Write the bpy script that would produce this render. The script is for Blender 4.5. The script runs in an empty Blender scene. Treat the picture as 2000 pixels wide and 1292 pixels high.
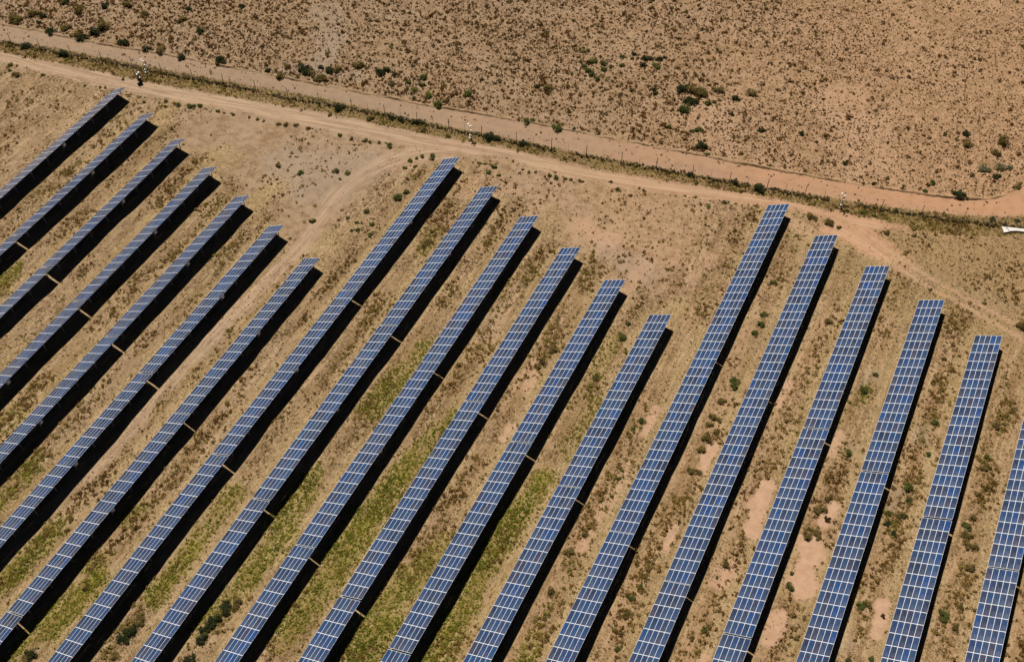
import bpy, math, random
import numpy as np
from mathutils import Matrix, Vector

# ------------------------------------------------------------------ camera, sky, sun, exposure
scene = bpy.context.scene
COL = scene.collection
FPX, CAMH, PITCH, YAW, ROLL = 2114.73648, 170.70707, 0.89365, -0.47069, -0.01495


def camera_axes():
    cy, sy = math.cos(YAW), math.sin(YAW)
    fh, r, u = np.array([sy, cy, 0]), np.array([cy, -sy, 0]), np.array([0, 0, 1.0])
    f = math.cos(PITCH) * fh - math.sin(PITCH) * u
    up = math.sin(PITCH) * fh + math.cos(PITCH) * u
    return math.cos(ROLL) * r + math.sin(ROLL) * up, -math.sin(ROLL) * r + math.cos(ROLL) * up, f


AX_R, AX_U, AX_F = camera_axes()
cam_data = bpy.data.cameras.new('camera')
cam_data.sensor_fit = 'HORIZONTAL'
cam_data.sensor_width = 36.0
cam_data.lens = FPX / 2000 * 36.0
cam_data.clip_start = 1.0
cam_data.clip_end = 9000.0
cam = bpy.data.objects.new('camera', cam_data)
COL.objects.link(cam)
cam.matrix_world = Matrix(((AX_R[0], AX_U[0], -AX_F[0], 0), (AX_R[1], AX_U[1], -AX_F[1], 0),
                           (AX_R[2], AX_U[2], -AX_F[2], CAMH), (0, 0, 0, 1)))
scene.camera = cam

SUN = Vector((-0.449, 0.4476, 1.0)).normalized()
sun_data = bpy.data.lights.new('sun', 'SUN')
sun_data.energy = 5.0
sun_data.angle = math.radians(0.5)
sun_data.color = (1.0, 0.945, 0.86)
sun = bpy.data.objects.new('sun', sun_data)
COL.objects.link(sun)
sun.location = SUN * 300
sun.rotation_euler = SUN.to_track_quat('Z', 'Y').to_euler()

world = bpy.data.worlds.new('World')
scene.world = world
world.use_nodes = True
wn = world.node_tree.nodes
sky = wn.new('ShaderNodeTexSky')
sky.sky_type = 'NISHITA'
sky.sun_disc = False
sky.sun_elevation = math.asin(SUN.z)
sky.sun_rotation = math.atan2(SUN.x, SUN.y)
sky.altitude = 1200
sky.air_density = 0.18
sky.dust_density = 0.0
wn['Background'].inputs['Strength'].default_value = 0.05
world.node_tree.links.new(sky.outputs['Color'], wn['Background'].inputs['Color'])

scene.view_settings.view_transform = 'Standard'
scene.view_settings.look = 'None'
scene.view_settings.exposure = 0.12
scene.view_settings.gamma = 1.0
scene.render.engine = 'CYCLES'
scene.cycles.max_bounces = 4
scene.cycles.diffuse_bounces = 1

rng = np.random.default_rng(7)
random.seed(7)

# ------------------------------------------------------------------ layout of the array
ROW_X0, ROW_PITCH = -182.4336, 11.99262
TILT, SLOPE_W = 0.47964, 5.0
CT, ST = math.cos(TILT), math.sin(TILT)
ROW_LEN, H0 = 44.687, 0.69
GAP = 0.27
ROW_Y = [146.02, 141.65, 137.46, 133.05, 128.71, 124.49, 119.84, 160.32, 155.83, 151.42, 146.89, 142.51, 137.82,
         177.9, 173.15, 168.86, 164.15, 159.39, 154.3]
ROW_DX = [-.01, 0, .02, .19, .07, -.05, .04, -.12, -.12, -.04, -.01, -.01, -.05, -.1, -.08, -.03, .08, .14, .08]
ROW_DL = [0, .11, .16, .08, .08, .07, -.07, -.01, -.03, -.09, 0, -.01, -.11, -.14, -.16, 0, .03, .08, 0]
TERR = [2.2607, 0.5299, 0.5418, 0.8667, 0.3787, 0.0117, 0.1278]


def terrain(x, y):
    x = np.clip(np.asarray(x, float), -190, 48)
    y = np.clip(np.asarray(y, float), 40, 185)
    u, v = (x + 60) / 110, (y - 135) / 60
    c = TERR
    return (c[0] * u * u + c[1] * u * v + c[2] * v * v + c[3] * u ** 3 + c[4] * u * u * v + c[5] * u * v * v
            + c[6] * v ** 3)


def at(px, py):
    """The point of the ground that the survey photograph shows at (px, py)."""
    d = (px - 1000) / FPX * AX_R - (py - 646) / FPX * AX_U + AX_F
    z = 0.0
    for _ in range(6):
        s = (z - CAMH) / d[2]
        x, y = d[0] * s, d[1] * s
        z = float(terrain(x, y))
    return np.array([x, y, z])


def to_px(P):
    d = np.asarray(P, float) - np.array([0, 0, CAMH])
    z = d @ AX_F
    return np.stack([1000 + FPX * (d @ AX_R) / z, 646 - FPX * (d @ AX_U) / z], -1)


def poly(pts):
    return np.array([at(*p)[:2] for p in pts])


# ------------------------------------------------------------------ helpers
def lin(c):
    return tuple(((v / 255) / 12.92 if v / 255 <= .04045 else ((v / 255 + .055) / 1.055) ** 2.4) for v in c)


LIGHT_GAIN = (1.40, 1.39, 1.24)


def alb(*c):
    """Albedo of a surface that reads as this sRGB colour in full sun."""
    return tuple(v / k for v, k in zip(lin(c), LIGHT_GAIN)) + (1.0,)


def tag(o, label=None, category=None, group=None, kind=None):
    for k, v in (('label', label), ('category', category), ('group', group), ('kind', kind)):
        if v:
            o[k] = v
    return o


def link(name, mesh, parent=None):
    o = bpy.data.objects.new(name, mesh)
    COL.objects.link(o)
    if parent:
        o.parent = parent
    return o


def np_mesh(name, verts, faces, mats, mat_index=None, attrs=None, smooth=False):
    """faces: (N,3) or (N,4) int array."""
    me = bpy.data.meshes.new(name)
    verts = np.asarray(verts, np.float32)
    faces = np.asarray(faces, np.int32)
    n, k = faces.shape
    me.vertices.add(len(verts))
    me.vertices.foreach_set('co', verts.ravel())
    me.loops.add(n * k)
    me.loops.foreach_set('vertex_index', faces.ravel())
    me.polygons.add(n)
    me.polygons.foreach_set('loop_start', np.arange(0, n * k, k, dtype=np.int32))
    if mat_index is not None:
        me.polygons.foreach_set('material_index', np.asarray(mat_index, np.int32))
    me.polygons.foreach_set('use_smooth', np.full(n, smooth))
    for m in (mats if isinstance(mats, (list, tuple)) else [mats]):
        me.materials.append(m)
    for a, v in (attrs or {}).items():
        at_ = me.attributes.new(a, 'FLOAT', 'POINT')
        at_.data.foreach_set('value', np.asarray(v, np.float32))
    me.update(calc_edges=True)
    return me


class MB:
    """Collects boxes, bars and tubes into one mesh."""

    def __init__(self):
        self.v, self.f, self.m = [], [], []

    def quadbox(self, c8, m=0):
        b = len(self.v)
        self.v += [tuple(p) for p in c8]
        for q in ((0, 3, 2, 1), (4, 5, 6, 7), (0, 1, 5, 4), (1, 2, 6, 5), (2, 3, 7, 6), (3, 0, 4, 7)):
            self.f.append(tuple(b + i for i in q))
            self.m.append(m)

    def box(self, x0, x1, y0, y1, z0, z1, m=0):
        self.quadbox([(x0, y0, z0), (x1, y0, z0), (x1, y1, z0), (x0, y1, z0),
                      (x0, y0, z1), (x1, y0, z1), (x1, y1, z1), (x0, y1, z1)], m)

    def bar(self, p, q, w, h, m=0):
        p, q = Vector(p), Vector(q)
        d = (q - p).normalized()
        s = d.cross(Vector((0, 0, 1)))
        s = s.normalized() if s.length > 1e-4 else Vector((1, 0, 0))
        t = s.cross(d)
        s, t = s * w / 2, t * h / 2
        self.quadbox([p - s - t, p + s - t, q + s - t, q - s - t, p - s + t, p + s + t, q + s + t, q - s + t], m)

    def tube(self, pts, rad, n=8, m=0, cap=True):
        pts = [Vector(p) for p in pts]
        rad = rad if isinstance(rad, (list, tuple)) else [rad] * len(pts)
        b = len(self.v)
        for i, p in enumerate(pts):
            d = (pts[min(i + 1, len(pts) - 1)] - pts[max(i - 1, 0)]).normalized()
            a = d.orthogonal().normalized()
            c = d.cross(a)
            for k in range(n):
                t = 2 * math.pi * k / n
                self.v.append(tuple(p + (a * math.cos(t) + c * math.sin(t)) * rad[i]))
        for i in range(len(pts) - 1):
            for k in range(n):
                self.f.append((b + i * n + k, b + i * n + (k + 1) % n, b + (i + 1) * n + (k + 1) % n, b + (i + 1) * n + k))
                self.m.append(m)
        if cap:
            e = b + (len(pts) - 1) * n
            self.f.append(tuple(b + k for k in reversed(range(n))))
            self.f.append(tuple(e + k for k in range(n)))
            self.m += [m, m]

    def dome(self, c, r, n=10, rings=5, m=0, squash=1.0):
        b = len(self.v)
        for i in range(rings + 1):
            ph = math.pi * i / rings
            for k in range(n):
                t = 2 * math.pi * k / n
                rr = max(math.sin(ph), 1e-3) * r
                self.v.append((c[0] + rr * math.cos(t), c[1] + rr * math.sin(t), c[2] + r * squash * math.cos(ph)))
        for i in range(rings):
            for k in range(n):
                self.f.append((b + i * n + k, b + (i + 1) * n + k, b + (i + 1) * n + (k + 1) % n, b + i * n + (k + 1) % n))
                self.m.append(m)

    def mesh(self, name, mats):
        me = bpy.data.meshes.new(name)
        me.from_pydata(self.v, [], self.f)
        for mm in (mats if isinstance(mats, (list, tuple)) else [mats]):
            me.materials.append(mm)
        me.polygons.foreach_set('material_index', self.m)
        me.update()
        return me

    def build(self, name, mats, parent=None):
        return link(name, self.mesh(name, mats), parent)


def new_mat(name, rough=0.9, spec=0.2):
    m = bpy.data.materials.new(name)
    m.use_nodes = True
    nt = m.node_tree
    b = nt.nodes['Principled BSDF']
    b.inputs['Roughness'].default_value = rough
    b.inputs['Specular IOR Level'].default_value = spec
    return m, nt, b


class NT:
    """Small helper around a node tree."""

    def __init__(self, nt):
        self.nt, self.n, self.l = nt, nt.nodes, nt.links

    def attr(self, name):
        a = self.n.new('ShaderNodeAttribute')
        a.attribute_name = name
        return a.outputs['Fac']

    def noise(self, scale, detail=3, rough=0.55, vec=None, dist=0.0, stretch=None):
        x = self.n.new('ShaderNodeTexNoise')
        x.inputs['Scale'].default_value = scale
        x.inputs['Detail'].default_value = detail
        x.inputs['Roughness'].default_value = rough
        x.inputs['Distortion'].default_value = dist
        v = vec or self.obj()
        if stretch:
            mp = self.n.new('ShaderNodeMapping')
            mp.inputs['Scale'].default_value = stretch
            self.l.new(v, mp.inputs['Vector'])
            v = mp.outputs['Vector']
        self.l.new(v, x.inputs['Vector'])
        return x.outputs['Fac']

    def obj(self):
        if not hasattr(self, '_o'):
            self._o = self.n.new('ShaderNodeTexCoord').outputs['Object']
        return self._o

    def put(self, sock, v):
        if isinstance(v, (int, float)):
            sock.default_value = v
        elif isinstance(v, tuple):
            sock.default_value = v
        else:
            self.l.new(v, sock)

    def math(self, op, a, b=0.0, clamp=False):
        x = self.n.new('ShaderNodeMath')
        x.operation = op
        x.use_clamp = clamp
        self.put(x.inputs[0], a)
        self.put(x.inputs[1], b)
        return x.outputs[0]

    def mapr(self, v, a, b, c=0.0, d=1.0, smooth=True):
        x = self.n.new('ShaderNodeMapRange')
        x.interpolation_type = 'SMOOTHSTEP' if smooth else 'LINEAR'
        self.put(x.inputs['Value'], v)
        for k, val in zip(('From Min', 'From Max', 'To Min', 'To Max'), (a, b, c, d)):
            x.inputs[k].default_value = val
        return x.outputs['Result']

    def mix(self, f, a, b, mode='MIX'):
        x = self.n.new('ShaderNodeMix')
        x.data_type = 'RGBA'
        x.blend_type = mode
        self.put(x.inputs['Factor'], f)
        self.put(x.inputs['A'], a)
        self.put(x.inputs['B'], b)
        return x.outputs['Result']

    def ramp(self, f, stops):
        x = self.n.new('ShaderNodeValToRGB')
        e = x.color_ramp.elements
        while len(e) < len(stops):
            e.new(0.5)
        for el, (p, c) in zip(e, stops):
            el.position, el.color = p, c
        self.put(x.inputs['Fac'], f)
        return x.outputs['Color']


# ------------------------------------------------------------------ survey lines (read off the photograph, laid on the ground)
OUT_TOP = [(-80, 33), (0, 48), (37, 54), (100, 66), (150, 77), (225, 92), (312, 104), (375, 118), (500, 141), (625, 166), (725, 185),
           (850, 209), (1000, 234), (1100, 252), (1175, 268), (1275, 286), (1350, 300), (1425, 315), (1500, 329),
           (1600, 348), (1700, 365), (1800, 379), (1875, 388), (1930, 390), (1962, 381), (2000, 362), (2060, 325)]
OUT_BOT = [(-80, 64), (0, 79), (100, 92), (225, 118), (375, 145), (500, 169), (625, 191), (750, 219), (875, 246), (1000, 271),
           (1125, 296), (1250, 321), (1375, 343), (1500, 365), (1625, 386), (1750, 406), (1875, 420), (1950, 424),
           (2000, 422), (2060, 410)]
IN_TOP = [(-80, 84), (0, 100), (125, 126), (250, 153), (375, 176), (500, 198), (625, 218), (750, 245), (875, 271), (1000, 291),
          (1125, 322), (1250, 345), (1375, 365), (1500, 385), (1625, 411), (1750, 435), (1830, 450)]
IN_BOT = [(-80, 103), (0, 119), (100, 146), (200, 169), (300, 191), (500, 222), (600, 246), (750, 277), (875, 296), (1000, 312),
          (1075, 338), (1200, 362), (1325, 382), (1425, 394), (1500, 402), (1575, 412), (1650, 436), (1725, 450), (1830, 462)]


def mid(a, b, n=60):
    def res(q):
        q = np.array(q, float)
        s = np.r_[0, np.cumsum(np.hypot(*np.diff(q, axis=0).T))]
        t = np.linspace(0, s[-1], n)
        return np.stack([np.interp(t, s, q[:, 0]), np.interp(t, s, q[:, 1])], -1)
    return (res(a) + res(b)) / 2


SIDE = [(900, 296), (800, 302), (745, 322), (695, 350), (655, 385), (632, 415), (612, 447), (580, 488), (540, 532), (470, 600),
        (400, 670), (330, 745), (290, 795), (235, 860), (150, 940), (80, 1010), (0, 1098), (-60, 1160)]
BRANCH = [(1600, 425), (1660, 448), (1715, 482), (1790, 535), (1900, 598), (2000, 655), (2080, 700)]


def resample(P, step=1.0):
    s = np.r_[0, np.cumsum(np.hypot(*np.diff(P, axis=0).T))]
    t = np.arange(0, s[-1], step)
    return np.stack([np.interp(t, s, P[:, 0]), np.interp(t, s, P[:, 1])], -1)


def smooth_line(P, step=1.0, win=9):
    Q = resample(P, step)
    k = np.ones(win) / win
    R = np.stack([np.convolve(np.pad(Q[:, i], win // 2, mode='edge'), k, 'valid') for i in (0, 1)], -1)
    return R


OUT_TOP_W, OUT_BOT_W = smooth_line(poly(OUT_TOP)), smooth_line(poly(OUT_BOT))
IN_TOP_W, IN_BOT_W = smooth_line(poly(IN_TOP)), smooth_line(poly(IN_BOT))
IN_MID_W = smooth_line(poly([tuple(p) for p in mid(IN_TOP, IN_BOT)]))
OUT_MID_W = smooth_line(poly([tuple(p) for p in mid(OUT_TOP, OUT_BOT)]))
SIDE_W = smooth_line(poly(SIDE))
BRANCH_W = smooth_line(poly(BRANCH))


def y_on(line, x):
    o = np.argsort(line[:, 0])
    return np.interp(x, line[o, 0], line[o, 1])


def lateral(X, Y, line, reach=14.0):
    """Signed distance from a line and distance along it, for flat arrays X, Y; 99 where farther than reach."""
    lat, lon = np.full(X.shape, 99.0), np.zeros(X.shape)
    x0, y0 = line.min(0) - reach
    x1, y1 = line.max(0) + reach
    idx = np.where((X > x0) & (X < x1) & (Y > y0) & (Y < y1))[0]
    step = 4
    L = line[::step]
    T = np.gradient(L, axis=0)
    T /= np.linalg.norm(T, axis=1, keepdims=True) + 1e-9
    S = np.arange(len(L)) * step * 1.0
    for c in range(0, len(idx), 20000):
        i = idx[c:c + 20000]
        dx, dy = X[i, None] - L[None, :, 0], Y[i, None] - L[None, :, 1]
        j = (dx * dx + dy * dy).argmin(1)
        r = np.arange(len(i))
        dx, dy = dx[r, j], dy[r, j]
        la = T[j, 0] * dy - T[j, 1] * dx
        lo = S[j] + T[j, 0] * dx + T[j, 1] * dy
        ok = np.hypot(dx, dy) < reach
        lat[i[ok]], lon[i[ok]] = la[ok], lo[ok]
    return lat, lon


def sstep(v, a, b):
    t = np.clip((v - a) / (b - a), 0, 1)
    return t * t * (3 - 2 * t)


def vnoise(X, Y, scale, seed=0):
    """Cheap smooth value noise in 0..1."""
    g = np.random.default_rng(seed).random((256, 256))
    x, y = X * scale + 1000, Y * scale + 1000
    xi, yi = np.floor(x).astype(int), np.floor(y).astype(int)
    fx, fy = x - xi, y - yi
    fx, fy = fx * fx * (3 - 2 * fx), fy * fy * (3 - 2 * fy)
    a, b = g[xi & 255, yi & 255], g[(xi + 1) & 255, yi & 255]
    c, d = g[xi & 255, (yi + 1) & 255], g[(xi + 1) & 255, (yi + 1) & 255]
    return (a * (1 - fx) + b * fx) * (1 - fy) + (c * (1 - fx) + d * fx) * fy


def fbm(X, Y, scale, seed=0, octs=4):
    s, w, t = 0, 1.0, 0
    for o in range(octs):
        s = s + w * vnoise(X, Y, scale * 2 ** o, seed + o)
        t += w
        w *= .55
    return s / t


# natural patches: (from px, to px, half width in m, strength); each lies along the row strip it is in
GREEN = [((840, 680), (790, 730), 1.7, .6), ((780, 740), (720, 800), 1.7, .8), ((890, 815), (800, 905), 1.7, .75), ((800, 905), (670, 1080), 2.0, 1.0),
         ((700, 1000), (650, 1080), 1.8, .8), ((1060, 935), (1000, 1020), 1.5, 1.0), ((1000, 1020), (930, 1120), 1.7, 1.0),
         ((930, 1120), (860, 1260), 1.9, .9), ((860, 1260), (810, 1340), 2.0, .9), ((865, 1060), (800, 1130), 1.5, .7), ((800, 1130), (755, 1190), 1.8, .95), ((750, 1215), (670, 1310), 2.4, 1.0),
         ((605, 935), (555, 1015), 1.9, .9), ((560, 1040), (480, 1130), 1.7, .8), ((480, 1130), (400, 1215), 1.5, .6),
         ((650, 1120), (560, 1230), 2.0, .75), ((190, 1130), (100, 1225), 1.8, 1.0), ((100, 1040), (0, 1140), 1.7, .85),
         ((60, 1220), (0, 1290), 2.0, .8), ((380, 1070), (300, 1165), 1.3, 1.0), ((460, 960), (380, 1060), 1.4, .5),
         ((275, 985), (240, 1020), 1.3, .55), ((190, 1090), (170, 1110), 1.5, .5),
         ((20, 530), (-20, 570), 1.7, .8), ((70, 900), (45, 935), 1.3, .7), ((30, 800), (-10, 850), 1.5, .35), ((20, 960), (-10, 990), 1.5, .5),
         ((860, 690), (880, 660), 1.0, .3), ((1040, 1260), (1010, 1330), 1.4, .7), ((1160, 790), (1110, 880), 1.4, .35),
         ((1200, 660), (1165, 730), 1.3, .3), ((540, 1260), (600, 1180), 1.2, .4), ((1695, 760), (1690, 780), 1.0, .5), ((845, 455), (828, 485), 1.5, .45)]
SAND = [((1495, 950), (1470, 1030), 1.7, 1.0), ((1585, 1065), (1565, 1150), 2.2, 1.0), ((1390, 875), (1372, 915), 1.1, 1.0), ((1280, 800), (1255, 850), .9, .9),
        ((1630, 990), (1608, 1020), 1.0, 1.0), ((1722, 1180), (1712, 1235), 1.1, 1.0), ((1525, 1205), (1500, 1250), 1.5, .9), ((1320, 1025), (1300, 1075), .7, .9),
        ((995, 830), (980, 855), .8, .9), ((1055, 700), (1030, 760), 1.0, .6), ((1215, 940), (1170, 1010), 1.0, .6), ((1155, 1040), (1135, 1070), .9, .7),
        ((1385, 505), (1350, 550), 1.4, .45), ((1130, 440), (1190, 470), 2.4, .5), ((1430, 1110), (1400, 1140), 1.2, .7), ((1640, 850), (1620, 890), .8, .8),
        ((1540, 745), (1520, 790), .9, .7), ((1540, 430), (1580, 450), 1.5, .5), ((1260, 520), (1200, 590), 1.6, .4), ((1680, 470), (1720, 500), 3.0, .35),
        ((1380, 1285), (1370, 1300), .8, .8), ((905, 380), (930, 350), 2.0, .4), ((1380, 205), (1400, 300), 6, .3), ((1650, 200), (1700, 300), 8, .3),
        ((1010, 570), (960, 660), 1.3, .4), ((950, 560), (935, 590), 1.2, .5), ((1230, 905), (1210, 930), .8, .5)]
GREY = [((640, 20), (645, 80), 4.0, .5), ((650, 90), (620, 140), 3.0, .6), ((560, 130), (700, 145), 2.2, .4), ((650, 1080), (655, 1075), 1.4, .9), ((735, 1185), (740, 1190), 1.3, .9), ((1805, 830), (1795, 860), 1.5, .9),
        ((1705, 730), (1690, 750), 1.3, .7), ((1665, 870), (1690, 890), 1.2, .5), ((1180, 490), (1260, 530), 3.0, .35), ((560, 310), (720, 330), 5, .5),
        ((560, 350), (660, 370), 4, .5), ((1020, 560), (930, 650), 1.5, .4), ((1810, 540), (1950, 600), 3, .4), ((1760, 960), (1740, 1000), 1.2, .5), ((1640, 1230), (1650, 1250), 2.2, .6),
        ((1000, 600), (960, 640), 1.2, .5), ((540, 1010), (530, 1030), .9, .5), ((100, 820), (140, 770), 1.5, .3)]
STRAW = [((320, 215), (300, 250), 3.0, .8), ((430, 300), (400, 335), 2.4, 1.0), ((470, 310), (440, 330), 1.5, .6), ((540, 365), (505, 395), 2.6, 1.0), ((520, 385), (490, 420), 1.6, .8),
         ((650, 470), (610, 525), 2.6, .8), ((900, 330), (880, 370), 1.5, .4), ((1085, 415), (1040, 460), 2.2, .7), ((1155, 490), (1110, 540), 1.4, .6), ((1320, 600), (1270, 620), 2.3, 1.0),
         ((1560, 420), (1540, 470), 1.5, .7), ((1650, 470), (1640, 520), 1.4, .7), ((1745, 500), (1700, 520), 2.3, 1.0), ((1850, 565), (1800, 590), 2.0, .8), ((1960, 640), (1900, 660), 2.0, .7),
         ((60, 170), (200, 250), 4, .3), ((700, 440), (640, 480), 2.0, .5)]


def relief(x, y):
    """Low humps and hollows of the ground inside the fence."""
    x, y = np.asarray(x, float), np.asarray(y, float)
    inner = 1 - sstep(y, y_on(IN_BOT_W, x) - 9, y_on(IN_BOT_W, x) - 3)
    return inner * ((fbm(x, y, .11, 201, 3) - .5) * .75)


def ground_z(x, y):
    return terrain(x, y) + relief(x, y)


def capsules(X, Y, caps, soft=.45, wob=None):
    m = np.zeros(X.shape)
    for a, b, w, s in caps:
        A, B = at(*a)[:2], at(*b)[:2]
        d = B - A
        L2 = max(float(d @ d), 1e-6)
        r = w * 1.8 + 2
        i = np.where((X > min(A[0], B[0]) - r) & (X < max(A[0], B[0]) + r) & (Y > min(A[1], B[1]) - r) & (Y < max(A[1], B[1]) + r))[0]
        if not len(i):
            continue
        t = np.clip(((X[i] - A[0]) * d[0] + (Y[i] - A[1]) * d[1]) / L2, 0, 1)
        D = np.hypot(X[i] - A[0] - t * d[0], Y[i] - A[1] - t * d[1])
        if wob is not None:
            D = D + (wob[i] - .5) * w * 1.5
        m[i] = np.maximum(m[i], s * (1 - sstep(D, w * (1 - soft), w * (1 + soft))))
    return m


ROW_XL = np.array([ROW_X0 + ROW_PITCH * k + ROW_DX[k] for k in range(19)])
ROW_YF = np.array(ROW_Y)


def fields(X, Y):
    """All the natural masks of the ground at flat world points X, Y."""
    F = {}
    wob = fbm(X, Y, .45, 3, 3)
    big = fbm(X, Y, .035, 11, 4)
    yo_t, yo_b = y_on(OUT_TOP_W, X), y_on(OUT_BOT_W, X)
    yi_t, yi_b = y_on(IN_TOP_W, X), y_on(IN_BOT_W, X)
    x_end = at(1830, 455)[0]
    j = (wob - .5) * 1.6
    out_road = sstep(Y + j * .5, yo_b - .5, yo_b + .9) * (1 - sstep(Y + j * .3, yo_t - .6, yo_t + .5))
    fade = 1 - sstep(X, x_end - 16, x_end)
    in_road = sstep(Y + j, yi_b - 1.0, yi_b + 1.0) * (1 - sstep(Y + j, yi_t - .9, yi_t + .7)) * fade
    la_s, lo_s = lateral(X, Y, SIDE_W)
    width_s = np.interp(lo_s, [0, 20, 35, 75], [3.6, 2.6, 2.0, 1.7])
    side = (1 - sstep(np.abs(la_s) + j, width_s - 1.0, width_s + .8)) * np.interp(lo_s, [0, 40, 75, 90, 200], [1, 1, .95, .85, .75]) * (lo_s > .5)
    la_b, lo_b = lateral(X, Y, BRANCH_W)
    width_b = np.interp(lo_b, [0, 14, 28, 45], [4.6, 3.4, 1.7, 1.5])
    branch = (1 - sstep(np.abs(la_b) + j, width_b - 1, width_b + .8)) * np.interp(lo_b, [0, 1, 18, 34], [0, 1, .9, .5])
    wheels = np.exp(-((np.abs(la_b + (big - .5) * 1.5) - 1.15) / .5) ** 2) * sstep(lo_b, 14, 24) * .75
    branch = np.maximum(branch * (1 - sstep(lo_b, 16, 30)), wheels)
    F['wheels'] = wheels
    la_i, lo_i = lateral(X, Y, IN_MID_W)
    la_o, lo_o = lateral(X, Y, OUT_MID_W)
    F['out_road'], F['in_road'], F['side'], F['branch'] = out_road, in_road, side, branch
    F['road'] = np.maximum.reduce([out_road, in_road, side * .85, branch * .85])
    F['near_edge'] = np.exp(-((Y - yi_t - .4) / .55) ** 2) * (X < x_end - 6) * sstep(fbm(X, Y, .25, 17, 2), .35, .5)
    F['outside'] = sstep(Y, yo_t - .2, yo_t + 1.0)
    F['verge'] = (Y < yo_b) * np.where(X < x_end - 6, Y > yi_t, Y > yo_b - 6.5)
    # wheel ruts: lateral position in each track, in metres, and distance along it
    rut = np.zeros(X.shape)
    for la, w, c in ((la_i, in_road, (-2.1, -.5, 1.1, 2.6)), (la_s, side, (-.85, .85)), (la_b, branch, (-1.15, 1.15))):
        lj = la + (fbm(X, Y, .05, 21, 2) - .5) * 1.2
        r = np.zeros(X.shape)
        for q in c:
            r = np.maximum(r, np.exp(-((lj - q) / .42) ** 2))
        rut = np.maximum(rut, r * w)
    F['rut'] = rut
    lat = np.where(in_road > .3, la_i, np.where(side > .3, la_s, np.where(branch > .3, la_b, 0)))
    lon = np.where(in_road > .3, lo_i, np.where(side > .3, lo_s, np.where(branch > .3, lo_b, 0)))
    F['lat'], F['lon'] = lat, lon
    # strips between the panel rows
    k = np.floor((X - ROW_XL[0]) / ROW_PITCH).astype(int)
    kc, kn = np.clip(k, 0, 18), np.clip(k + 1, 0, 18)
    t = X - ROW_XL[kc]
    yfl = np.where((k >= 0) & (k <= 18), ROW_YF[kc], -1e3)
    yfn = np.where(k < 0, ROW_YF[0], np.where(k >= 18, ROW_YF[18] - 4.5, ROW_YF[kn]))
    yfl = np.where(k > 18, ROW_YF[18] - 4.5, yfl)
    inside_l = 1 - sstep(Y + j, yfl - 1, yfl + 3)
    inside_n = 1 - sstep(Y + j, yfn - 1, yfn + 4)
    F['t'] = t
    F['array'] = np.maximum(inside_l, inside_n)
    wide = fbm(X, Y * .35, .16, 31, 3)
    tj = t + (wob - .5) * 2.2
    veg = np.exp(-((tj - 8.5) / 1.7) ** 2) * np.clip((inside_l + inside_n) * .7, 0, 1)
    F['veg'] = np.clip(veg * (.35 + .65 * sstep(wide, .3, .5)), 0, 1) * (1 - side)
    edge = (sstep(tj, 9.3, 10.5) * inside_n + (1 - sstep(tj, -.5, 1.5)) * inside_l * (t < 2))
    F['straw'] = np.clip(np.maximum(edge * sstep(fbm(X, Y * .3, .2, 41, 3), .2, .45), capsules(X, Y, STRAW, .7, wob)), 0, 1) * (1 - .8 * side)
    F['straw'] = np.maximum(F['straw'], .6 * (t > 3.6) * (t < 6.4) * (Y < yfl))
    F['under'] = ((t > .2) & (t < 4.4) & (Y < yfl)) * 1.0
    F['sand'] = capsules(X, Y, SAND, .25, wob)
    streak = fbm(X, Y * .22, .55, 23, 3)
    F['green'] = capsules(X, Y, [(a, b, w * 1.3, s_) for a, b, w, s_ in GREEN], .65, streak) * (.7 + .3 * sstep(streak, .35, .6)) * (1 - F['under'])
    F['grey'] = np.maximum(capsules(X, Y, GREY, .45, wob), F['wheels'])
    F['orange'] = sstep(X + (big - .5) * 90, -130, 10)
    # straw-coloured grass over the lower right corner inside the fence
    khaki = sstep(X, x_end - 24, x_end - 8) * (Y < yo_b - 1) * sstep(Y, ROW_Y[18] + 2, ROW_Y[18] + 8) * (1 - branch)
    F['khaki'] = khaki * (1 - in_road)
    F['wob'], F['big'] = wob, big
    return F


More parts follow.
